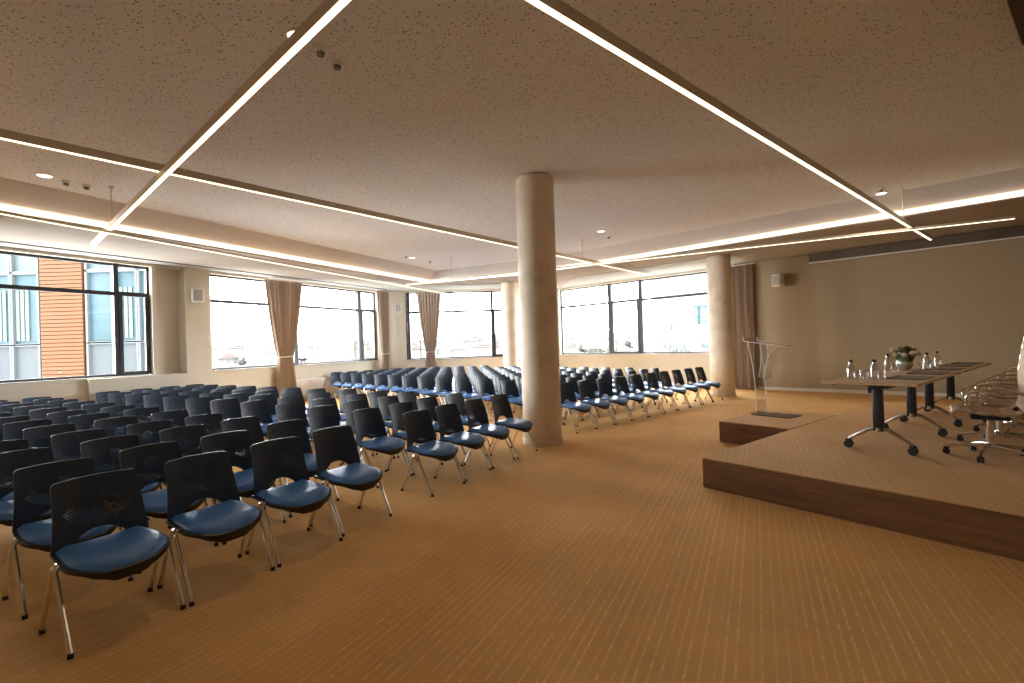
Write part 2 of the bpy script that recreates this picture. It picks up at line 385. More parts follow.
window('window_4', MF, -6.8, -0.12, SILL - .015, HEAD, [(-4.50, .15), (-3.25, .15)], 2.97, [(-4.42, -3.32)])
# ------------------------------------------------------------------ columns
def column(x, y, label, top=CEILZ):
    t = thing('round_column', label, 'column', (x, y, 0))
    bm = B(); add_lathe(bm, [(0, 0), (.300, 0), (.300, top - .03), (.270, top - .004), (0, top - .004)], seg=48); obj('shaft', bm, COLM, t, smooth=True)
    bm = B(); add_lathe(bm, [(.301, .0), (.315, .0), (.315, .075), (.308, .085), (.301, .085)], seg=48); obj('base_ring', bm, COLM, t, smooth=True)
column(.435, 7.47, 'large round plaster column standing alone in the middle of the floor')
column(5.62, 12.76, 'round plaster column beside the right curtain at the end of the windows', SOF)
column(-.02, 16.75, 'distant pale column half hidden behind the large middle one', SOF)
# ------------------------------------------------------------------ strip lights
def strip(a, b, z, label, rods=(), w=.048, h=.085):
    a, b = Vector(a), Vector(b); d = b - a; Ln = d.length; ang = atan2(d.y, d.x)
    t = thing('suspended_strip_light', label, 'light', (a.x, a.y, 0), ang, 'suspended linear lights')
    bm = B(); add_box(bm, (0, -w/2, z), (Ln, w/2, z + h), bevel=.003, seg=1); obj('aluminium_housing', bm, ALU, t)
    bm = B(); add_box(bm, (.01, -w/2 + .004, z - .006), (Ln - .01, w/2 - .004, z + .001)); obj('diffuser', bm, LED, t)
    for s in rods:
        bm = B(); add_tube(bm, [(s, 0, z + h), (s, 0, CEILZ)], .008, 6); add_lathe(bm, [(0, CEILZ - .03), (.03, CEILZ - .03), (.03, CEILZ), (0, CEILZ)], (s, 0, 0), 10)
        obj('hanging_rod', bm, ALU, t)
strip((-7.40, 8.43), (-.60, 2.42), 3.52, 'bright strip light running from the top edge down to the near left windows', [1.83])
strip((-4.67 - .65*2.2, 4.38 - .76*2.2), (4.41, 15.07), 3.612, 'long strip light crossing the room from the left edge past the middle column', [2.2 + 10.1])
strip((9.15, 10.29), (-.12, 2.46), 3.52, 'bright strip light running from the top edge down towards the plain beige wall', [2.53])
strip((-6.44 - .35*3, 6.02 - .93*3), (-1.86, 17.93), 3.415, 'thin strip light running along the left windows to the far window wall', [], h=.042)
strip((-3.18, 14.51), (8.87, 8.30), 3.466, 'thin strip light running from the far corner to above the stage', [1.68], h=.042)
# ------------------------------------------------------------------ ceiling fittings
def disc(name, x, y, z, r, h, m, label, cat, group=None, ring=None):
    t = thing(name, label, cat, (x, y, z), 0, group)
    bm = B(); add_lathe(bm, [(0, 0), (r, 0), (r, -h*.4), (r*.8, -h), (0, -h)], seg=24); obj('lens' if ring else 'body', bm, m, t, smooth=True)
    if ring:
        bm = B(); add_lathe(bm, [(r, 0), (r*1.2, 0), (r*1.2, -h*.6), (r, -h*.8)], seg=24); obj('trim_ring', bm, ring, t, smooth=True)
    return t
for (x, y), lb in (((-1.68, 3.90), 'round ceiling downlight half hidden above the upper left strip light'), ((-6.51, 6.68), 'round ceiling downlight near the left edge above the windows'),
                   ((-2.80, 13.70), 'small ceiling downlight in front of the far left curtain'), ((2.18, 11.16), 'small ceiling downlight right of the middle column'),
                   ((6.97, 8.84), 'ceiling downlight above the stage beside the hanging rod')):
    disc('ceiling_downlight', x, y, CEILZ, .085, .02, LAMPD, lb, 'light', 'ceiling downlights', WHITE)
def detector(x, y, z, label):
    t = thing('smoke_detector', label, 'detector', (x, y, z), 0, 'ceiling detectors')
    bm = B(); add_lathe(bm, [(0, 0), (.055, 0), (.055, -.02), (.03, -.03), (0, -.03)], seg=20); obj('base', bm, WHITE, t, smooth=True)
    bm = B(); add_lathe(bm, [(.02, -.03), (.035, -.035), (.03, -.06), (0, -.065)], seg=20); obj('sensor_head', bm, GREY, t, smooth=True)
detector(-1.57, 4.08, CEILZ, 'small dark-centred ceiling sensor right of the upper left strip light')
detector(-1.50, 4.28, CEILZ, 'larger round detector nearest the middle of the ceiling, by the upper left strip')
detector(-6.46, 6.95, CEILZ, 'small sensor next to the left edge downlight')
detector(-6.33, 7.14, CEILZ, 'round detector between the left edge downlight and the hanging rod')
detector(-2.93, 13.45, CEILZ, 'dark detector left of the small downlight by the far curtain')
detector(-2.40, 14.34, CEILZ, 'round detector right of the small downlight by the far curtain')
detector(2.47, 11.72, CEILZ, 'round detector right of the downlight by the middle column')
detector(6.75, 8.57, CEILZ, 'dark sensor above the stage beside the downlight')
detector(8.3, 9.8, SOF, 'white sensor on the ceiling border near the end of the right strip light')
detector(6.0, 11.4, SOF, 'white sensor on the ceiling border above the right curtain')
for i, (x, y) in enumerate(((-1.68, 3.90), (-6.51, 6.68), (-2.80, 13.70), (2.18, 11.16), (6.97, 8.84))):
    l = bpy.data.lights.new('downlight_lamp', 'SPOT'); l.energy = 9 if i else 3; l.color = (1, .84, .66); l.spot_size = radians(150); l.spot_blend = 1.0; l.shadow_soft_size = .08
    o = bpy.data.objects.new('downlight_lamp', l); COL.objects.link(o); o.location = (x, y, CEILZ - .03)
# projection screen case on the plain wall and dark slot in the ceiling
t = thing('projection_screen_case', 'long slim dark case fixed high on the plain beige wall', 'projection screen')
bm = B(); add_box(bm, (1.95, -.12, 3.50), (7.8, -.004, 3.72), M=MF); obj('case', bm, mat('dark_case', (.10, .07, .045, 1), .6), t)
bm = B(); add_box(bm, (1.95, -.13, 3.475), (7.8, -.02, 3.50), M=MF); obj('bottom_rail', bm, WHITE, t)
MS = fr((0, 0), 38.0)               # stage frame: x = along the stage edge, y = towards the seats
bm = B(); add_box(bm, (3.0, .10, 4.05), (6.2, .47, CEILZ), M=MS); tag(obj('ceiling_slot_box', bm, mat('dark_brown_panel', (.05, .025, .015, 1), .6)), 'dark brown panel at the upper right corner of the ceiling', 'panel')
# ------------------------------------------------------------------ curtains
def curtain(M, xa, xb, y, tie, label, z0=.03, z1=3.66, folds=9, amp=.045, rail=True):
    t = thing('curtain', label, 'curtain', group='taupe curtains')
    W = xb - xa; xc = (xa + xb)/2
    def fn(u, v):
        z = z0 + (z1 - z0)*v
        if tie:
            zt, wt, xt = tie[0], tie[1], tie[2]
            if z > zt:
                k = (z - zt)/(z1 - zt); k = k**.62; w = wt + (W - wt)*k; c = xt + (xc - xt)*k
            else:
                k = ((zt - z)/(zt - z0))**.7; w = wt + (W*.62 - wt)*k; c = xt
        else: w = W; c = xc
        a = amp * (0.8 if tie else 1) * (1.0 + .25*sin(u*17))
        ph = u*folds*2*pi + .35*sin(v*3 + u*6)
        return M @ Vector((c + (u - .5)*w + .012*sin(ph*2), y + a*sin(ph), z))
    bm = B(); nrm = (M.to_3x3() @ Vector((0, .006, 0)))
    add_grid(bm, fn, folds*10, 28, thick=lambda u, v: nrm)
    obj('drape', bm, CURT, t, smooth=True)
    if tie:
        bm = B(); pts = []
        for k in range(25):
            a = 2*pi*k/24; pts.append(M @ Vector((tie[2] + (tie[1]/2 + .02)*cos(a), y + .075*sin(a), tie[0] + .01*cos(a))))
        add_tube(bm, pts, .016, 6); obj('tieback', bm, TIE, t)
    return t
curtain(MW, 1.45, 2.72, -.12, (1.40, .46, 2.06), 'taupe curtain gathered with a cream tie between the left windows')
curtain(MW, 5.75, 6.35, -.30, (1.35, .34, 6.08), 'narrow tied taupe curtain at the far end of the left windows', z0=.03, folds=6)
curtain(MM, .80, 1.75, -.13, (1.36, .30, 1.28), 'tied taupe curtain on the far window wall, left of centre', folds=8)
curtain(MF, -.10, .52, -.14, None, 'straight full-length taupe curtain between the right column and the plain wall', folds=7, amp=.06)
bm = B(); add_tube(bm, [MF @ Vector((-.3, -.14, 3.68)), MF @ Vector((.6, -.14, 3.68))], .012, 6); tag(obj('curtain_rail', bm, WHITE), 'short white rail above the straight right curtain', 'rail')
# ------------------------------------------------------------------ wall speakers
def speaker(M, x, y, z, rot, label, s=1.0):
    v = M @ Vector((x, y, z)); a = atan2(M[1][0], M[0][0])
    t = thing('wall_speaker', label, 'speaker', v, a, 'white wall speakers')
    bm = B(); add_box(bm, (-.13*s, -.30*s, -.17*s), (.13*s, -.08*s, .17*s), M=Matrix.Rotation(rot, 4, 'Z'), bevel=.03*s, seg=3); obj('cabinet', bm, WHITE, t, smooth=True)
    bm = B(); add_box(bm, (-.10*s, -.312*s, -.14*s), (.10*s, -.298*s, .14*s), M=Matrix.Rotation(rot, 4, 'Z'), bevel=.004); obj('grille', bm, mat('grey_grille', (.38, .36, .33, 1), .6), t)
    bm = B(); add_box(bm, (-.03, -.09*s, -.04), (.03, 0.0, .04)); obj('bracket', bm, WHITE, t)
speaker(MW, -.40, -.13, 3.02, radians(-25), 'white speaker mounted on the pier between the two left windows', 1.0)
speaker(MM, .10, 0, 3.05, radians(10), 'pale speaker on the far wall between the two tied curtains', .95)
speaker(MF, 1.25, 0, 3.10, radians(-15), 'speaker mounted high on the plain beige wall right of the curtain', 1.0)
# radiator
t = thing('radiator', 'low white panel radiator on the wall below the left windows', 'radiator')
bm = B(); add_box(bm, (2.40, -.12, .16), (3.85, -.03, .68), M=MW, bevel=.01)
for k in range(23): add_box(bm, (2.45 + k*.06, -.128, .20), (2.475 + k*.06, -.118, .64), M=MW)
obj('panel', bm, WHITE, t)
bm = B(); add_box(bm, (2.39, -.125, .68), (3.86, -.01, .70), M=MW); obj('top_grille', bm, WHITE, t)
bm = B()
for x in (2.6, 3.6): add_box(bm, (x, -.10, 0), (x + .04, -.04, .17), M=MW)
obj('support_foot', bm, WHITE, t)
# ------------------------------------------------------------------ stacking chairs
def seat_half(v):           # half width of the seat, v 0 (rear) .. 1 (front edge)
    base = .215 + .022*sin(min(v, .6)/.6*pi/2)
    k = max(0, (v - .62)/.38)
    return base*sqrt(max(0.0, 1 - .80*k**2.6))
def seat_pt(u, v, dz=0, grow=0):
    s = 2*u - 1; hw = seat_half(v) + grow
    yf = -.205 + (.445 + grow*.6)*v
    y = yf + (0.018*(1 - s*s) if v > .9 else 0) - (grow*.2 if v < .1 else 0)
    z = .455 - .018*sin(v*pi*.75) + .012*s*s*sin(min(1, v*1.5)*pi) - .045*max(0, (v - .72)/.28)**2 + dz
    return Vector((s*hw, y, z))
def leg_mesh(sx, sy, caps):
    bm = B()
    foot = Vector((.261*sx, .220*sy, .022)); top = Vector((.262*sx, .028*sy, .392))
    p = [foot, foot.lerp(top, .5), top, top + Vector((-.005*sx, -.003*sy, .016)), Vector((.246*sx, .020*sy, .420)), Vector((.220*sx, .018*sy, .424)), Vector((.05*sx, .014*sy, .424))]
    add_tube(bm, p, .0115, 8)
    if caps: cap_geo(bm, sx, sy, 1)
    return bm
def cap_geo(bm, sx, sy, mi):
    foot = Vector((.261*sx, .220*sy, 0)); add_lathe(bm, [(0, 0), (.0145, 0), (.0145, .014), (.0125, .026), (0, .026)], foot, 12, mi)
def chair_proto(near):
    t = thing('stacking_chair', 'x', 'chair', (0, 0, 0))
    # seat shell
    bm = B()
    add_grid(bm, lambda u, v: seat_pt(u, v, -.014, .010), 12, 12, thick=lambda u, v: Vector((0, -.02*(v > .95), -.020 - .042*max(0, (v - .40)/.60)*(1 - (2*u - 1)**6))))
    add_box(bm, (-.12, -.10, .415), (.12, .12, .434), bevel=.004, seg=1)
    obj('seat', bm, BLACK, t, smooth=True)
    bm = B()
    def cush(u, v):
        e = min(1, min(u, 1 - u)*9, min(v, 1 - v)*9)
        return seat_pt(.02 + .96*u, .04 + .95*v, -.004 + .022*sqrt(max(0, 1 - (1 - e)**2)))
    add_grid(bm, cush, 14, 14, thick=lambda u, v: Vector((0, 0, -.012)))
    obj('cushion', bm, BLUE, t, smooth=True, label='blue upholstered seat cushion')
    # backrest
    bm = B()
    def back(u, v):
        s = 2*u - 1
        z_t = .826 - .008*s*s - .010*max(0, (abs(s) - .90)/.10)**2
        arch = .075*max(0, 1 - (abs(s)/.60)**2.4) if abs(s) < .60 else 0
        z_b = .445 + arch
        z = z_b + (z_t - z_b)*v
        k = (z - .445)/.377
        hw = .236 - .030*k - .004*sin(k*pi)
        y = -.195 - .085*k + .015*sin(k*pi) + (.052 - .016*k)*s*s
        return Vector((s*hw, y, z))
    add_grid(bm, back, 28, 14, thick=lambda u, v: Vector((0, -.010, 0)))
    obj('backrest', bm, BACKM, t, smooth=True, label='black pierced plastic backrest')
    for sx in (-1, 1):
        for sy in (-1, 1):
            l = obj('leg', leg_mesh(sx, sy, not near), [CHROME, RUB], t, smooth=True)
            if near:
                bm = B(); cap_geo(bm, sx, sy, 0); obj('foot_cap', bm, RUB, l, smooth=True)
    return t
CN = chair_proto(True); CF = chair_proto(False)
used = {'n': False, 'f': False}
ORD = ['first', 'second', 'third', 'fourth', 'fifth', 'sixth', 'seventh', 'eighth', 'ninth', 'tenth', 'eleventh', 'twelfth', 'thirteenth', 'fourteenth']
def place(x, y, face, label, group, near=False):
    k = 'n' if near else 'f'; P = CN if near else CF
    rz = radians(face) - pi/2
    if not used[k]:
        used[k] = True; P.location = (x, y, 0); P.rotation_euler = (0, 0, rz); P['label'] = label; P['group'] = group
    else: dup(P, (x, y, 0), rz, label, group)
# near block: origin is the rear left corner of the first chair's backrest
def TL(F, Sd): return (.25*F[0] + .19*Sd[0], .25*F[1] + .19*Sd[1])
FA_ = -32.0
a = radians(59.0); SD = (cos(a), sin(a)); BD = (-SD[1], SD[0])
F_ = (cos(radians(FA_)), sin(radians(FA_))); Sd_ = (cos(radians(FA_ + 90)), sin(radians(FA_ + 90)))
ox, oy = -2.70, 2.777          # first chair backrest corner on the floor plan
off = TL(F_, Sd_)
rows = [0, .78, 1.62, 2.41, 3.30, 4.16, 4.95, 5.80, 6.62, 7.44, 8.22, 8.90]
cols = [0, .585, 1.17, 1.75, 2.86, 3.45, 4.03, 4.56]
meas = {(0, 0): (0, 0), (0, 1): (-.02, .57), (0, 2): (-.03, 1.15), (0, 3): (.01, 1.74), (0, 4): (.01, 2.87), (0, 5): (.04, 3.46), (0, 6): (.05, 4.05), (0, 7): (.02, 4.63),
        (1, 0): (.74, .01), (1, 1): (.81, .61), (1, 2): (.77, 1.18), (1, 3): (.84, 1.82), (1, 4): (.78, 2.84), (1, 5): (.78, 3.42), (1, 6): (.86, 4.02), (1, 7): (.81, 4.60),
        (2, 4): (1.60, 2.83), (2, 5): (1.64, 3.42), (2, 6): (1.61, 4.00), (2, 7): (1.80, 4.60), (3, 7): (2.40, 4.54), (4, 7): (3.40, 4.74)}
sidew = ['left near group', 'right near group']
for k, bk in enumerate(rows):
    for j, s0 in enumerate(cols):
        if j < 4 and k > 1 and j == 0 and bk > 6.9: continue
        b_, s_ = meas.get((k, j), (bk + random.uniform(-.02, .02), s0 + .0225*bk + random.uniform(-.015, .015)))
        x = ox + b_*BD[0] + s_*SD[0] + off[0]; y = oy + b_*BD[1] + s_*SD[1] + off[1]
        if x/y < -1.16: continue                      # beyond the left edge of what can be seen
        left = j < 4; c = (3 - j) if left else (j - 4)
        lb = 'black chair with blue seat, %s, %s row from front, %s from aisle' % (sidew[0 if left else 1], ORD[k], ORD[c])
        place(x, y, FA_ + random.uniform(-1.5, 1.5), lb, 'near block of conference chairs', near=(k < 3))
# far block
S2a = 43.8; S2 = (cos(radians(S2a)), sin(radians(S2a))); B2 = (-S2[1], S2[0]); F2 = (-B2[0], -B2[1])
O2 = (-.30, 9.52)
for k in range(-2, 12):
    for j in range(0, {-2: 10, 11: 6, 10: 7, 9: 8}.get(k, 9)):
        b_ = (.765*k if k <= 5 else 3.825 + .735*(k - 5)) if k > -2 else -1.50 - .02*j
        s_ = .56*j + .05 + (.02 if k > 0 else 0) + random.uniform(-.012, .012)
        x = O2[0] + b_*B2[0] + s_*S2[0] + .25*F2[0] + .19*S2[0]; y = O2[1] + b_*B2[1] + s_*S2[1] + .25*F2[1] + .19*S2[1]
        if (Vector((x, y)) - Vector((-.02, 16.75))).length < .62 or (Vector((x, y)) - Vector((.435, 7.47))).length < .62: continue
        if (Vector((x, y)) - Vector((5.62, 12.76))).length < .60: continue
        lb = 'black chair with blue seat, far block, %s row from front, %s from near end' % (ORD[k + 2], ORD[j])
        place(x, y, S2a - 90 + random.uniform(-1.2, 1.2), lb, 'far block of conference chairs', near=False)
# ------------------------------------------------------------------ stage
ZS = .31
def sp(u, v): return (u*cos(radians(38)) + v*sin(radians(38)), u*sin(radians(38)) - v*cos(radians(38)))
def stage(name, label, u0, u1, v0, v1):
    t = thing(name, label, 'stage', (0, 0, 0), radians(38))
    bm = B(); add_box(bm, (u0, -v1, 0), (u1, -v0, ZS - .012), bevel=.004, seg=1); obj('wood_fascia', bm, WALNUT, t, label='dark walnut front and sides')
    bm = B(); add_box(bm, (u0 + .006, -v1 + .006, ZS - .012), (u1 - .006, -v0 - .006, ZS), bevel=.003, seg=1); obj('carpet_top', bm, CARPET2, t, label='brown striped carpet top')
    return t
stage('stage_platform', 'low carpeted stage with dark walnut sides carrying the tables and swivel chairs', 4.58, 10.4, -2.71, 3.0)
stage('lectern_platform', 'small walnut-sided platform joined to the stage under the clear lectern', 6.76, 8.4, -3.71, -2.712)
# ------------------------------------------------------------------ tables
def table_proto():
    t = thing('folding_table', 'x', 'table', (0, 0, 0), radians(38), 'conference tables on the stage')
    bm = B(); add_box(bm, (-1.01, -.40, .715), (1.01, .40, .742), bevel=.006, seg=2); obj('tabletop', bm, OAK, t, label='light oak tabletop')
    for sx in (-.66, .63):
        fr_ = obj('leg_post', (lambda b: (add_box(b, (sx - .028, -.045, .21), (sx + .028, .045, .64), bevel=.008), b)[1])(B()), BLACK, t, smooth=True, label='black flat post')
        bm = B(); add_grid(bm, lambda u, v: Vector((sx + (u - .5)*.07, (v - .5)*.52, .715 - .0*u)), 2, 8, thick=lambda u, v: Vector((0, 0, -.018 - .08*max(0, 1 - abs(v - .5)*4)**1.5)))
        obj('top_bracket', bm, BLACK, fr_, smooth=True)
        bm = B()
        for s in (-1, 1):
            add_tube(bm, [(sx, .02*s, .235), (sx, .08*s, .225), (sx, .20*s, .15), (sx, .275*s, .098)], [.024, .022, .017, .014], 8)
        add_lathe(bm, [(0, .20), (.034, .20), (.036, .245), (0, .25)], (sx, 0, 0), 14)
        ft = obj('arched_foot', bm, CHROMED, t, smooth=True, label='polished arched foot')
        for s in (-1, 1):
            bm = B(); y = .275*s
            for dx in (-.018, .018):
                bm2 = bmesh.ops.create_cone(bm, cap_ends=True, segments=18, radius1=.040, radius2=.040, depth=.018)
                bmesh.ops.transform(bm, matrix=Matrix.Translation((sx + dx, y, .040)) @ Matrix.Rotation(pi/2, 4, 'Y'), verts=bm2['verts'])
            add_box(bm, (sx - .012, y - .03, .05), (sx + .012, y + .03, .095), bevel=.006)
            obj('caster', bm, RUB, ft, smooth=True)
    bm = B(); add_box(bm, (-.64, .06, .60), (.61, .09, .66)); add_box(bm, (-.64, -.09, .655), (.61, -.06, .69)); obj('cross_beam', bm, BLACK, t)
    bm = B(); add_lathe(bm, [(0, .70), (.02, .70), (.02, .715), (0, .715)], (-.90, .33, 0), 10); obj('edge_catch', bm, BLACK, t)
    return t
tb = table_proto()
def at(o, u, v, z=ZS): x, y = sp(u, v); o.location = (x, y, z)
at(tb, 6.735, -1.58); tb['label'] = 'oak folding table on casters nearest the camera, on the stage'
x, y = sp(8.90, -1.58); dup(tb, (x, y, ZS), radians(38), 'second oak folding table on the stage, behind the near one with the flowers')
TT = ZS + .742
# ------------------------------------------------------------------ swivel chairs
def swivel():
    t = thing('swivel_chair', 'x', 'office chair', (0, 0, 0), 0, 'tan swivel chairs behind the tables')
    # side profile (y forward, z up) shared by leather sling and chrome side rails
    prof = [(.27, .440), (.255, .462), (.18, .468), (.05, .455), (-.08, .448), (-.17, .455), (-.215, .49), (-.235, .56), (-.240, .66), (-.235, .76), (-.245, .86), (-.258, .96), (-.275, 1.06), (-.288, 1.14), (-.290, 1.165)]
    bm = B()
    def sl(a, b):
        P = prof[a:b]
        def fn(u, v):
            f = v*(len(P) - 1); i = min(int(f), len(P) - 2); k = f - i
            y = P[i][0] + (P[i+1][0] - P[i][0])*k; z = P[i][1] + (P[i+1][1] - P[i][1])*k
            rib = .006*abs(sin(v*(len(P) - 1)*pi*1.0))
            n = Vector((0, 0, 1)) if a == 0 else Vector((0, 1, .1))
            return Vector(((u - .5)*.46, y, z)) + n*(rib + .010)
        return fn
    add_grid(bm, sl(0, 6), 4, 30, thick=lambda u, v: Vector((0, .0, -.035))); obj('seat', bm, LEATH, t, smooth=True, label='tan ribbed leather seat')
    bm = B(); add_grid(bm, sl(6, 15), 4, 54, thick=lambda u, v: Vector((0, -.030, 0))); obj('backrest', bm, LEATH, t, smooth=True, label='tan ribbed leather backrest')
    for s in (-1, 1):
        bm = B(); add_tube(bm, [(s*.245, y, z) for y, z in prof], .013, 8); obj('side_rail', bm, CHROME, t, smooth=True)
        bm = B(); pts = [(s*.262, .10, .455), (s*.285, .16, .52), (s*.290, .17, .60), (s*.290, .13, .655), (s*.290, .02, .672), (s*.290, -.12, .672), (s*.285, -.19, .655), (s*.262, -.235, .62)]
        add_tube(bm, pts, .0115, 8); obj('armrest', bm, CHROME, t, smooth=True)
    bm = B(); add_box(bm, (-.14, -.14, .375), (.14, .14, .425), bevel=.02); add_box(bm, (-.22, -.02, .41), (.22, .03, .435), bevel=.008); add_tube(bm, [(.10, .05, .40), (.27, .08, .385)], .007, 6)
    obj('tilt_mechanism', bm, BLACK, t, smooth=True)
    bm = B(); add_lathe(bm, [(0, .12), (.030, .12), (.030, .26), (.020, .262), (.020, .385), (0, .385)], seg=16); obj('gas_column', bm, CHROME, t, smooth=True)
    bm = B(); add_lathe(bm, [(0, .09), (.045, .09), (.05, .12), (.036, .145), (0, .145)], seg=16)
    for k in range(5):
        a = radians(72*k + 20); c, s = cos(a), sin(a)
        add_tube(bm, [(.03*c, .03*s, .118), (.16*c, .16*s, .108), (.31*c, .31*s, .078)], [.021, .016, .012], 8)
    base = obj('star_base', bm, CHROME, t, smooth=True)
    for k in range(5):
        a = radians(72*k + 20); c, s = cos(a), sin(a); bm = B()
        for dd in (-.014, .014):
            r = bmesh.ops.create_cone(bm, cap_ends=True, segments=16, radius1=.029, radius2=.029, depth=.014)
            bmesh.ops.transform(bm, matrix=Matrix.Translation((.315*c - dd*s, .315*s + dd*c, .029)) @ Matrix.Rotation(a, 4, 'Z') @ Matrix.Rotation(pi/2, 4, 'X'), verts=r['verts'])
        add_box(bm, (-.02, -.008, .03), (.02, .008, .072), M=Matrix.Translation((.315*c, .315*s, 0)) @ Matrix.Rotation(a, 4, 'Z'))
        obj('caster', bm, RUB, base, smooth=True)
    return t
sw = swivel()
slab = ['tan swivel chair with chrome frame nearest the right edge, at the near table', 'tan swivel chair just behind the nearest one, second along the tables', 'tan swivel chair in the middle of the row behind the tables',
        'tan swivel chair second from the far end behind the tables', 'tan swivel chair at the far end behind the tables']
for i, (u, v, dr) in enumerate(((6.44, -.80, 11), (7.25, -.82, 8), (8.06, -.80, 13), (8.88, -.82, 9), (9.68, -.80, 12))):
    x, y = sp(u, v); rz = radians(38 + dr)
    if i == 0: sw.location = (x, y, ZS); sw.rotation_euler = (0, 0, rz); sw['label'] = slab[0]
    else: dup(sw, (x, y, ZS), rz, slab[i])
# ------------------------------------------------------------------ things on the tables
def pad(u, v, label):
    x, y = sp(u, v); t = thing('desk_pad', label, 'desk pad', (x, y, TT), radians(38), 'dark desk pads')
    bm = B(); add_box(bm, (-.23, -.16, 0), (.23, .16, .008), bevel=.003, seg=1); obj('leather_mat', bm, PADM, t)
    bm = B(); add_box(bm, (-.21, .125, .008), (.21, .150, .014), bevel=.002, seg=1); obj('rail', bm, PADM, t)
for i, (u, w) in enumerate(((6.50, 'nearest the camera'), (7.30, 'second from the near end'), (8.15, 'in the middle of the row, by the vase'), (8.95, 'second from the far end'), (9.65, 'at the far end of the tables'))):
    pad(u, -1.40, 'dark leather desk pad %s' % w)
def bottle(u, v, label):
    x, y = sp(u, v); t = thing('water_carafe', label, 'bottle', (x, y, TT), 0, 'water carafes')
    bm = B(); add_lathe(bm, [(0, 0), (.036, 0), (.039, .01), (.039, .10), (.030, .135), (.019, .155), (.019, .185), (.016, .185), (.016, .155), (.027, .134), (.036, .10), (.036, .006), (0, .006)], seg=20)
    obj('glass_body', bm, TUMB, t, smooth=True)
    bm = B(); add_lathe(bm, [(0, .178), (.021, .178), (.022, .200), (.015, .207), (0, .207)], seg=14); obj('stopper', bm, BLACK, t, smooth=True)
def tumbler(u, v, label):
    x, y = sp(u, v); bm = B()
    add_lathe(bm, [(0, 0), (.026, 0), (.032, .095), (.029, .095), (.024, .008), (0, .008)], seg=20)
    o = obj('drinking_glass', bm, TUMB, smooth=True); o.location = (x, y, TT); tag(o, label, 'glass', 'drinking glasses')
bottle(6.17, -1.84, 'clear carafe with dark stopper nearest the left tip of the near table')
bottle(6.30, -1.66, 'clear carafe second from the left tip of the near table')
bottle(7.90, -1.93, 'clear carafe standing left of the flower vase')
bottle(8.42, -1.63, 'clear carafe first right of the flower vase')
bottle(8.92, -1.61, 'clear carafe farthest right on the far table')
tumbler(6.13, -1.765, 'clear glass directly beside the leftmost carafe')
tumbler(6.19, -1.715, 'clear glass between the two nearest carafes')
tumbler(6.24, -1.58, 'clear glass just right of the second carafe')
tumbler(7.70, -1.80, 'clear glass in front of the flower vase on its left')
tumbler(7.86, -1.58, 'clear glass in front of the flower vase on its right')
tumbler(7.98, -1.55, 'clear glass just behind the one right of the flower vase')
tumbler(8.52, -1.58, 'clear glass beside the carafe right of the flowers')
x, y = sp(8.02, -1.78); t = thing('flower_vase', 'round pale vase of white and dark red flowers on the tables', 'vase', (x, y, TT), 0)
bm = B(); add_lathe(bm, [(0, 0), (.05, 0), (.085, .035), (.092, .075), (.08, .115), (.07, .115), (.08, .075), (.07, .035), (0, .01)], seg=24); obj('bowl', bm, mat('silvery_ceramic', (.55, .52, .48, 1), .25, metal=.3), t, smooth=True)
LEAF = noisy('foliage_green', (.06, .11, .03, 1), (.15, .20, .07, 1), 20, .6)
bm = B()
for k in range(90):
    a = random.uniform(0, 2*pi); el = random.uniform(.05, 1.3); r = random.uniform(.10, .19)
    c = Vector((r*cos(a)*cos(el), r*sin(a)*cos(el), .12 + .11*sin(el)*r/.13)); d = Vector((cos(a)*cos(el), sin(a)*cos(el), sin(el)*.6)).normalized()
    s = d.cross(Vector((0, 0, 1))).normalized()*.026; tip = c + d*.065; mid = c + d*.02
    v = [bm.verts.new(q) for q in (c - d*.02, mid + s, tip, mid - s)]; bm.faces.new(v)
add_blob(bm, (0, 0, .165), .10, 2, .22)
obj('foliage', bm, LEAF, t)
PETW = mat('cream_petal', (.75, .66, .52, 1), .6); PETR = mat('dark_red_petal', (.10, .018, .018, 1), .6)
for (px, py, pz, r, m) in ((-.10, .05, .26, .036, PETW), (.10, -.03, .26, .035, PETW), (-.08, -.10, .19, .036, PETW), (.12, -.08, .20, .034, PETW), (.02, -.10, .21, .042, PETW), (.04, .02, .27, .055, PETR), (-.02, -.04, .25, .045, PETR), (-.13, .0, .18, .030, PETW)):
    bm = B(); add_blob(bm, (px, py, pz), r, 2, .16, sc=(1, 1, .8)); obj('bloom', bm, m, t)
# ------------------------------------------------------------------ lectern
x, y = sp(7.80, -3.44)
t = thing('clear_lectern', 'transparent acrylic lectern on the small platform left of the stage', 'lectern', (x, y, ZS), radians(38))
# local x along the stage edge, +y towards the seats
def sheet(path, hw, th=.012):
    bm = B(); n = len(path)
    L_ = []
    for i, (yy, zz) in enumerate(path):
        a = path[max(i-1, 0)]; b_ = path[min(i+1, n-1)]; tx, tz = b_[0]-a[0], b_[1]-a[1]; l = sqrt(tx*tx+tz*tz) or 1
        ny, nz = -tz/l*th/2, tx/l*th/2; w = hw(i/(n-1)) if callable(hw) else hw
        L_.append([bm.verts.new((sx*w, yy+sg*ny, zz+sg*nz)) for sx, sg in ((-1, -1), (1, -1), (1, 1), (-1, 1))])
    for i in range(n-1):
        for k in range(4):
            f = bm.faces.new([L_[i][k], L_[i][(k+1) % 4], L_[i+1][(k+1) % 4], L_[i+1][k]]); f.material_index = 1 if k in (1, 3) else 0
    bm.faces.new(L_[0]).material_index = 1; bm.faces.new(L_[-1][::-1]).material_index = 1
    return bm
obj('front_panel', sheet([(.12, .03), (.12, .40), (.14, .70), (.17, .95), (.20, 1.15)], lambda k: .17 + .03*k), [ACRYL, EDGE], t)
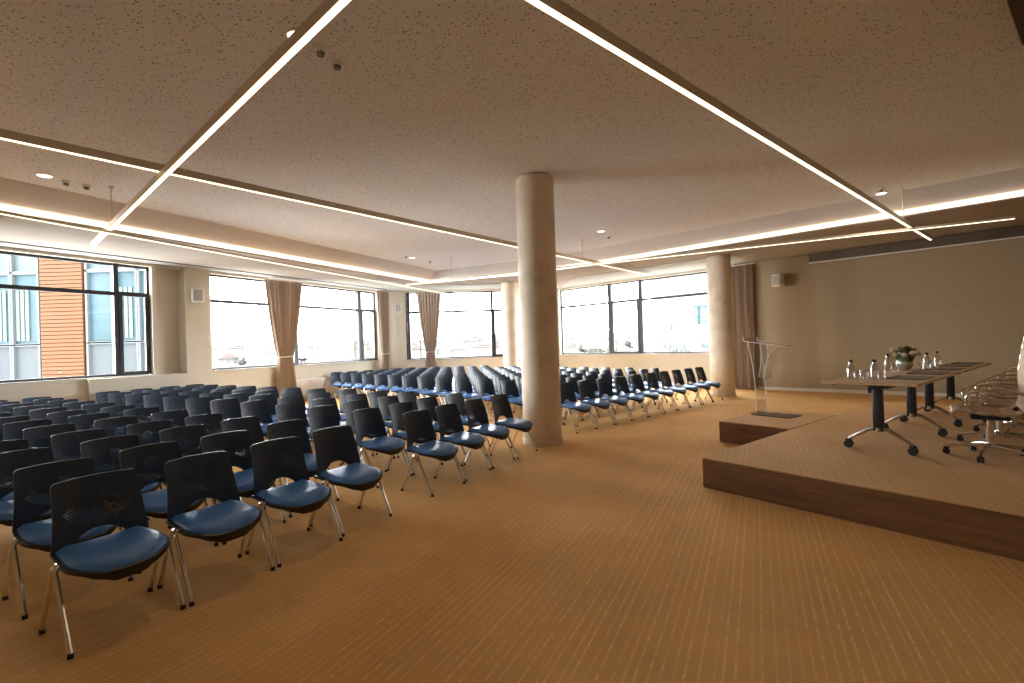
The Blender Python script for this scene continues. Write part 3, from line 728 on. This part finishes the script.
obj('rear_panel', sheet([(.00, .56), (-.02, .70), (-.06, .85), (-.12, .98), (-.20, 1.07)], lambda k: .16 + .02*k), [ACRYL, EDGE], t)
obj('centre_panel', sheet([(.09, .60), (.05, .80), (.04, 1.0), (.05, 1.12)], .12), [ACRYL, EDGE], t)
obj('reading_shelf', sheet([(.26, 1.235), (.255, 1.18), (.22, 1.165), (-.36, 1.075), (-.37, 1.10)], .24), [ACRYL, EDGE], t)
bm = B(); add_box(bm, (-.18, -.06, .012), (.20, .24, .030), bevel=.003, seg=1); obj('foot_plate', bm, ACRYL, t)
x, y = sp(7.80, -3.34); t = thing('base_plate', 'dark metal plate lying under the clear lectern', 'plate', (x, y, ZS), radians(38))
bm = B(); add_box(bm, (-.20, -.29, 0), (.20, .29, .010), bevel=.002, seg=1); obj('slab', bm, mat('dark_steel', (.06, .05, .04, 1), .3, metal=.7), t)
# ------------------------------------------------------------------ outside
GL = noisy('teal_glazing', (0.0035, 0.0118, 0.0135, 1), (0.0094, 0.0182, 0.0250, 1), .5, .5, spec=.1)  # blue-green reflection of the panes put into the base colour
GLD = noisy('blue_grey_glazing', (0.0132, 0.0182, 0.0223, 1), (0.0176, 0.0230, 0.0270, 1), .6, .5, spec=.1)
SPAN = mat('grey_spandrel', (0.0153, 0.0176, 0.0194, 1), .8, spec=.1); LFR = mat('pale_metal_frame', (0.0221, 0.0247, 0.0259, 1), .7, spec=.1)
ORG = mat('orange_cladding', (0.0310, 0.0119, 0.0046, 1), .8, spec=.1); ORGD = mat('orange_groove', (0.0195, 0.0069, 0.0025, 1), .8, spec=.1); PALEC = mat('pale_blind', (0.0265, 0.0353, 0.0323, 1), .8, spec=.1)
t = thing('neighbour_building', 'glass and orange-clad office building seen through the near left window', 'building')
Y0 = 26.0
bm = B(); add_box(bm, (-44, Y0 + .4, -14), (-19.2, Y0 + 2.6, 10.5)); obj('facade_wall', bm, SPAN, t)
bm = B(); x0, x1 = -25.75, -23.45
add_box(bm, (x0, Y0 + .05, -14), (x1, Y0 + .4, 10.5), 1)
z = -4.0
while z < 10.4: add_box(bm, (x0, Y0 - .02, z), (x1, Y0 + .06, z + .17), 0); z += .215
obj('cladding_panel', bm, [ORG, ORGD], t, label='orange horizontal cladding')
for (a, b_) in ((-31.8, -30.3), (-30.2, -28.7), (-28.6, -27.45), (-27.35, -25.9), (-23.25, -21.75), (-21.65, -20.5), (-20.4, -19.3)):
    for (za, zb, m) in ((-1.8, 2.35, SPAN), (2.4, 6.3, GL), (6.4, 10.4, GLD)):
        f = obj('window_bay', (lambda q: (add_box(q, (a, Y0 + .18, za), (b_, Y0 + .42, zb)), q)[1])(B()), m, t)
        bm = B()
        for lo, hi in (((a - .06, Y0, za), (a + .06, Y0 + .3, zb)), ((b_ - .06, Y0, za), (b_ + .06, Y0 + .3, zb)), ((a, Y0 + .05, zb - .06), (b_, Y0 + .3, zb + .06)), ((a, Y0 + .05, za - .05), (b_, Y0 + .3, za + .05))): add_box(bm, lo, hi)
        obj('bay_frame', bm, LFR, f)
    if a in (-27.35, -28.6, -21.65, -30.2):
        bm = B()
        for k in range(3): add_box(bm, (a + .12 + k*.26, Y0 + .12, 2.6), (a + .30 + k*.26, Y0 + .17, 5.4))
        obj('blind', bm, PALEC, t)
# hillside town
def gz(d): return -6.5 + (d - 230)*.029
HILL = noisy('hazy_hillside', (0.0271, 0.0260, 0.0218, 1), (0.0354, 0.0334, 0.0282, 1), .04, .9)
bm = B()
N_ = 28
vs = [[bm.verts.new((r*sin(radians(az)), r*cos(radians(az)), (gz(r) if r > 40 else -14) + (2.5*sin(az*.5)*sin(r*.01) if r > 200 else 0))) for r in (30, 120, 230, 330, 430, 540, 640)] for az in [-75 + k*(150/N_) for k in range(N_+1)]]
for i in range(N_):
    for j in range(6): bm.faces.new([vs[i][j], vs[i+1][j], vs[i+1][j+1], vs[i][j+1]])
low = [[bm.verts.new((v.co.x, v.co.y, -22)) for v in row] for row in vs]
for j in range(6):
    bm.faces.new([vs[0][j], vs[0][j+1], low[0][j+1], low[0][j]]); bm.faces.new([vs[N_][j], vs[N_][j+1], low[N_][j+1], low[N_][j]])
for i in range(N_): bm.faces.new([vs[i][6], vs[i+1][6], low[i+1][6], low[i][6]])
obj('ground_outside', bm, HILL, kind='structure', smooth=True)
HW = [noisy('house_wall_cream', (0.0458, 0.0438, 0.0396, 1), (0.0521, 0.0500, 0.0458, 1), .3, .9), noisy('house_wall_white', (0.0542, 0.0542, 0.0542, 1), (0.0583, 0.0583, 0.0583, 1), .3, .9), noisy('house_wall_rose', (0.0438, 0.0375, 0.0344, 1), (0.0479, 0.0417, 0.0386, 1), .3, .9)]
RF = [mat('hazy_red_roof', (0.0292, 0.0208, 0.0187, 1), .9), mat('hazy_grey_roof', (0.0229, 0.0229, 0.0239, 1), .9)]
HWIN = mat('hazy_window', (0.0146, 0.0156, 0.0166, 1), .5)
TREEM = noisy('hazy_tree', (0.0125, 0.0125, 0.0097, 1), (0.0200, 0.0191, 0.0150, 1), .25, .95)
TRK = mat('hazy_trunk', (0.0166, 0.0146, 0.0125, 1), .9)
def house_proto(i):
    w, l, h = ((9, 11, 6), (8, 8, 8), (12, 16, 9))[i]
    t = thing('distant_house', 'x', 'house', (0, 0, -500))
    bm = B(); add_box(bm, (-w/2, -l/2, 0), (w/2, l/2, h)); obj('wall', bm, HW[i], t)
    bm = B()
    if i < 2:
        o = .5; a = [bm.verts.new(p) for p in ((-w/2-o, -l/2-o, h), (w/2+o, -l/2-o, h), (w/2+o, l/2+o, h), (-w/2-o, l/2+o, h), (0, -l/2-o, h+3), (0, l/2+o, h+3))]
        for f in ((0, 1, 4), (2, 3, 5), (1, 2, 5, 4), (3, 0, 4, 5), (0, 3, 2, 1)): bm.faces.new([a[k] for k in f])
    else:
        add_box(bm, (-w/2-.3, -l/2-.3, h), (w/2+.3, l/2+.3, h+.5))
    obj('roof', bm, RF[i % 2], t)
    bm = B()
    for zz in range(1, int(h) - 1, 3):
        for k in range(3):
            xx = -w/2 + (k + .5)*w/3; add_box(bm, (xx - .6, -l/2 - .05, zz), (xx + .6, -l/2 + .02, zz + 1.5))
            yy = -l/2 + (k + .5)*l/3; add_box(bm, (-w/2 - .05, yy - .6, zz), (-w/2 + .02, yy + .6, zz + 1.5)); add_box(bm, (w/2 - .02, yy - .6, zz), (w/2 + .05, yy + .6, zz + 1.5))
    w_ = obj('windows', bm, HWIN, t); w_['kind'] = 'stuff'
    return t
HP = [house_proto(i) for i in range(3)]
HL = ['pale hazy pitched-roof house on the distant hillside outside the windows', 'pale hazy tall narrow house on the distant hillside outside the windows', 'pale hazy flat-roofed block on the distant hillside outside the windows']
hu = [0, 0, 0]; spots = []
for k in range(300):
    sec = random.choice(((-33.5, -16), (-33.5, -16), (-13, -1), (5.5, 14))); az = random.uniform(*sec); d = 240 + 330*(k/300)
    if any((d*sin(radians(az)) - p[0])**2 + (d*cos(radians(az)) - p[1])**2 < 19**2 for p in spots): continue
    spots.append((d*sin(radians(az)), d*cos(radians(az))))
    i = random.choice((0, 0, 1, 2)); loc = (d*sin(radians(az)), d*cos(radians(az)), gz(d) + 2.5*sin(az*.5)*sin(d*.01) - .8); rz = random.uniform(0, pi)
    if not hu[i]:
        hu[i] = 1; HP[i].location = loc; HP[i].rotation_euler = (0, 0, rz); HP[i]['label'] = HL[i]; HP[i]['group'] = 'distant hillside houses, type %s' % 'abc'[i]
    else: dup(HP[i], loc, rz)
for i in range(3):
    HP[i]['group'] = ('pitched hillside houses', 'narrow hillside houses', 'flat hillside blocks')[i]
    for o in list(S.objects):
        if o.get('label') == HL[i]: o['group'] = HP[i]['group']
tp = thing('distant_tree', 'pale hazy tree on the distant hillside outside the windows', 'tree', (0, 0, -500), 0, 'hazy hillside trees')
bm = B()
for k in range(7): add_blob(bm, (random.uniform(-1.8, 1.8), random.uniform(-1.8, 1.8), random.uniform(3, 6.4)), random.uniform(1.4, 2.2), 2, .22)
obj('crown', bm, TREEM, tp)
bm = B(); add_tube(bm, [(0, 0, -1), (0, 0, 3)], .3, 6); obj('trunk', bm, TRK, tp)
for k in range(420):
    sec = random.choice(((-33.5, -24), (-33.5, -24), (-33.5, -16), (-13, -1), (5.5, 14))); az = random.uniform(*sec); d = random.uniform(235, 520)
    if any((d*sin(radians(az)) - p[0])**2 + (d*cos(radians(az)) - p[1])**2 < (p[2] if len(p) > 2 else 14)**2 for p in spots): continue
    spots.append((d*sin(radians(az)), d*cos(radians(az)), 8))
    loc = (d*sin(radians(az)), d*cos(radians(az)), gz(d) + 2.5*sin(az*.5)*sin(d*.01) - .5)
    if k == 0: tp.location = loc
    else: dup(tp, loc, random.uniform(0, 6))
# white building and tree beyond the right windows
t = thing('white_building', 'white building with teal windows seen beside the right column', 'building', (15.9, 39, 0), radians(-4))
bm = B(); add_box(bm, (-2.0, 0, -14), (12, 10, 14)); obj('wall', bm, mat('white_render', (0.0677, 0.0677, 0.0677, 1), .8), t)
bm = B(); add_box(bm, (-.9, -.06, 2.7), (.5, .05, 4.3)); obj('window', bm, GL, t, label='teal window'); bm = B(); add_box(bm, (-.4, -.06, .7), (.5, .05, 2.4)); obj('window', bm, GLD, t, label='blue-grey window')
t = thing('bare_tree', 'pale bare tree outside the right windows beside the white building', 'tree', (12.2, 37, -9.4), 0)
bm = B(); add_tube(bm, [(0, 0, -3), (0.1, 0, 6), (0, .1, 11)], [.35, .25, .15], 7)
for k in range(34):
    a = random.uniform(0, 2*pi); z0 = random.uniform(6, 12.5); l = random.uniform(1.2, 3.0)*(1.25 - (z0 - 6)/10)
    p0 = Vector((0, 0, z0)); p1 = p0 + Vector((cos(a)*l*.5, sin(a)*l*.5, l*.45)); p2 = p0 + Vector((cos(a)*l*.9, sin(a)*l*.9, l*1.0))
    add_tube(bm, [p0, p1, p2], [.13, .09, .05], 5)
    for q in range(3):
        b_ = a + random.uniform(-1.2, 1.2); s0 = p1.lerp(p2, random.random()); add_tube(bm, [s0, s0 + Vector((cos(b_)*.5, sin(b_)*.5, .6))], [.06, .035], 4)
obj('branches', bm, mat('pale_bark', (0.0286, 0.0299, 0.0312, 1), .9), t)
t = thing('banner_pole', 'pole with a folded dark banner outside the right windows', 'flag', (11.25, 32, -12), 0)
bm = B(); add_tube(bm, [(0, 0, -3), (0, 0, 16)], .05, 8); obj('pole', bm, mat('hazy_metal', (0.0260, 0.0273, 0.0286, 1), .5), t)
bm = B(); add_grid(bm, lambda u, v: Vector((.05 + u*(.35 + .15*sin(v*9)), .06*sin(u*9 + v*5), 12.0 + v*3.0)), 6, 12, thick=lambda u, v: Vector((0, .02, 0))); obj('banner', bm, mat('grey_blue_banner', (0.0117, 0.0130, 0.0156, 1), .8), t)
# ------------------------------------------------------------------ light, world, camera
W = bpy.data.worlds.new('sky'); S.world = W; W.use_nodes = True
bg = W.node_tree.nodes['Background']; bg.inputs[0].default_value = (0.98, 0.99, 1.0, 1); bg.inputs[1].default_value = 3.2
def portal(M, x0, x1, z0, z1):
    l = bpy.data.lights.new('window_daylight', 'AREA'); l.shape = 'RECTANGLE'; l.size = x1 - x0; l.size_y = z1 - z0
    l.cycles.is_portal = True
    o = bpy.data.objects.new('window_daylight', l); COL.objects.link(o)
    R = M.to_3x3(); xd = R @ Vector((1, 0, 0)); zd = -(R @ Vector((0, -1, 0))); yd = zd.cross(xd)
    m = Matrix((xd, yd, zd)).transposed().to_4x4(); m.translation = M @ Vector(((x0+x1)/2, .27, (z0+z1)/2)); o.matrix_world = m
portal(MW, -5.75, -1.39, 1.15, 3.6); portal(MW, .05, 6.03, 1.15, 3.6); portal(MM, .4, 4.1, 1.1, 3.6); portal(MF, -6.75, -.17, 1.1, 3.6)
cam = bpy.data.cameras.new('camera'); co = bpy.data.objects.new('camera', cam); COL.objects.link(co); S.camera = co
cam.sensor_width = 36; cam.lens = 475*36/1024; cam.clip_end = 3000; cam.clip_start = .05
pt, ro = radians(.35), radians(1.85); c, s = cos(ro), sin(ro)
X = Vector((c, s*sin(pt), -s*cos(pt))); Y = Vector((s, -c*sin(pt), c*cos(pt))); Z = Vector((0, -cos(pt), -sin(pt)))
m = Matrix((X, Y, Z)).transposed().to_4x4(); m.translation = (0, 0, 1.55); co.matrix_world = m
S.view_settings.view_transform = 'Standard'; S.view_settings.look = 'None'; S.view_settings.gamma = 1; S.view_settings.use_curve_mapping = False
S.view_settings.exposure = 3.75
S.cycles.use_denoising = True; S.cycles.max_bounces = 10; S.cycles.diffuse_bounces = 5; S.cycles.transparent_max_bounces = 16
S.cycles.caustics_reflective = False; S.cycles.caustics_refractive = False; S.cycles.sample_clamp_indirect = 6
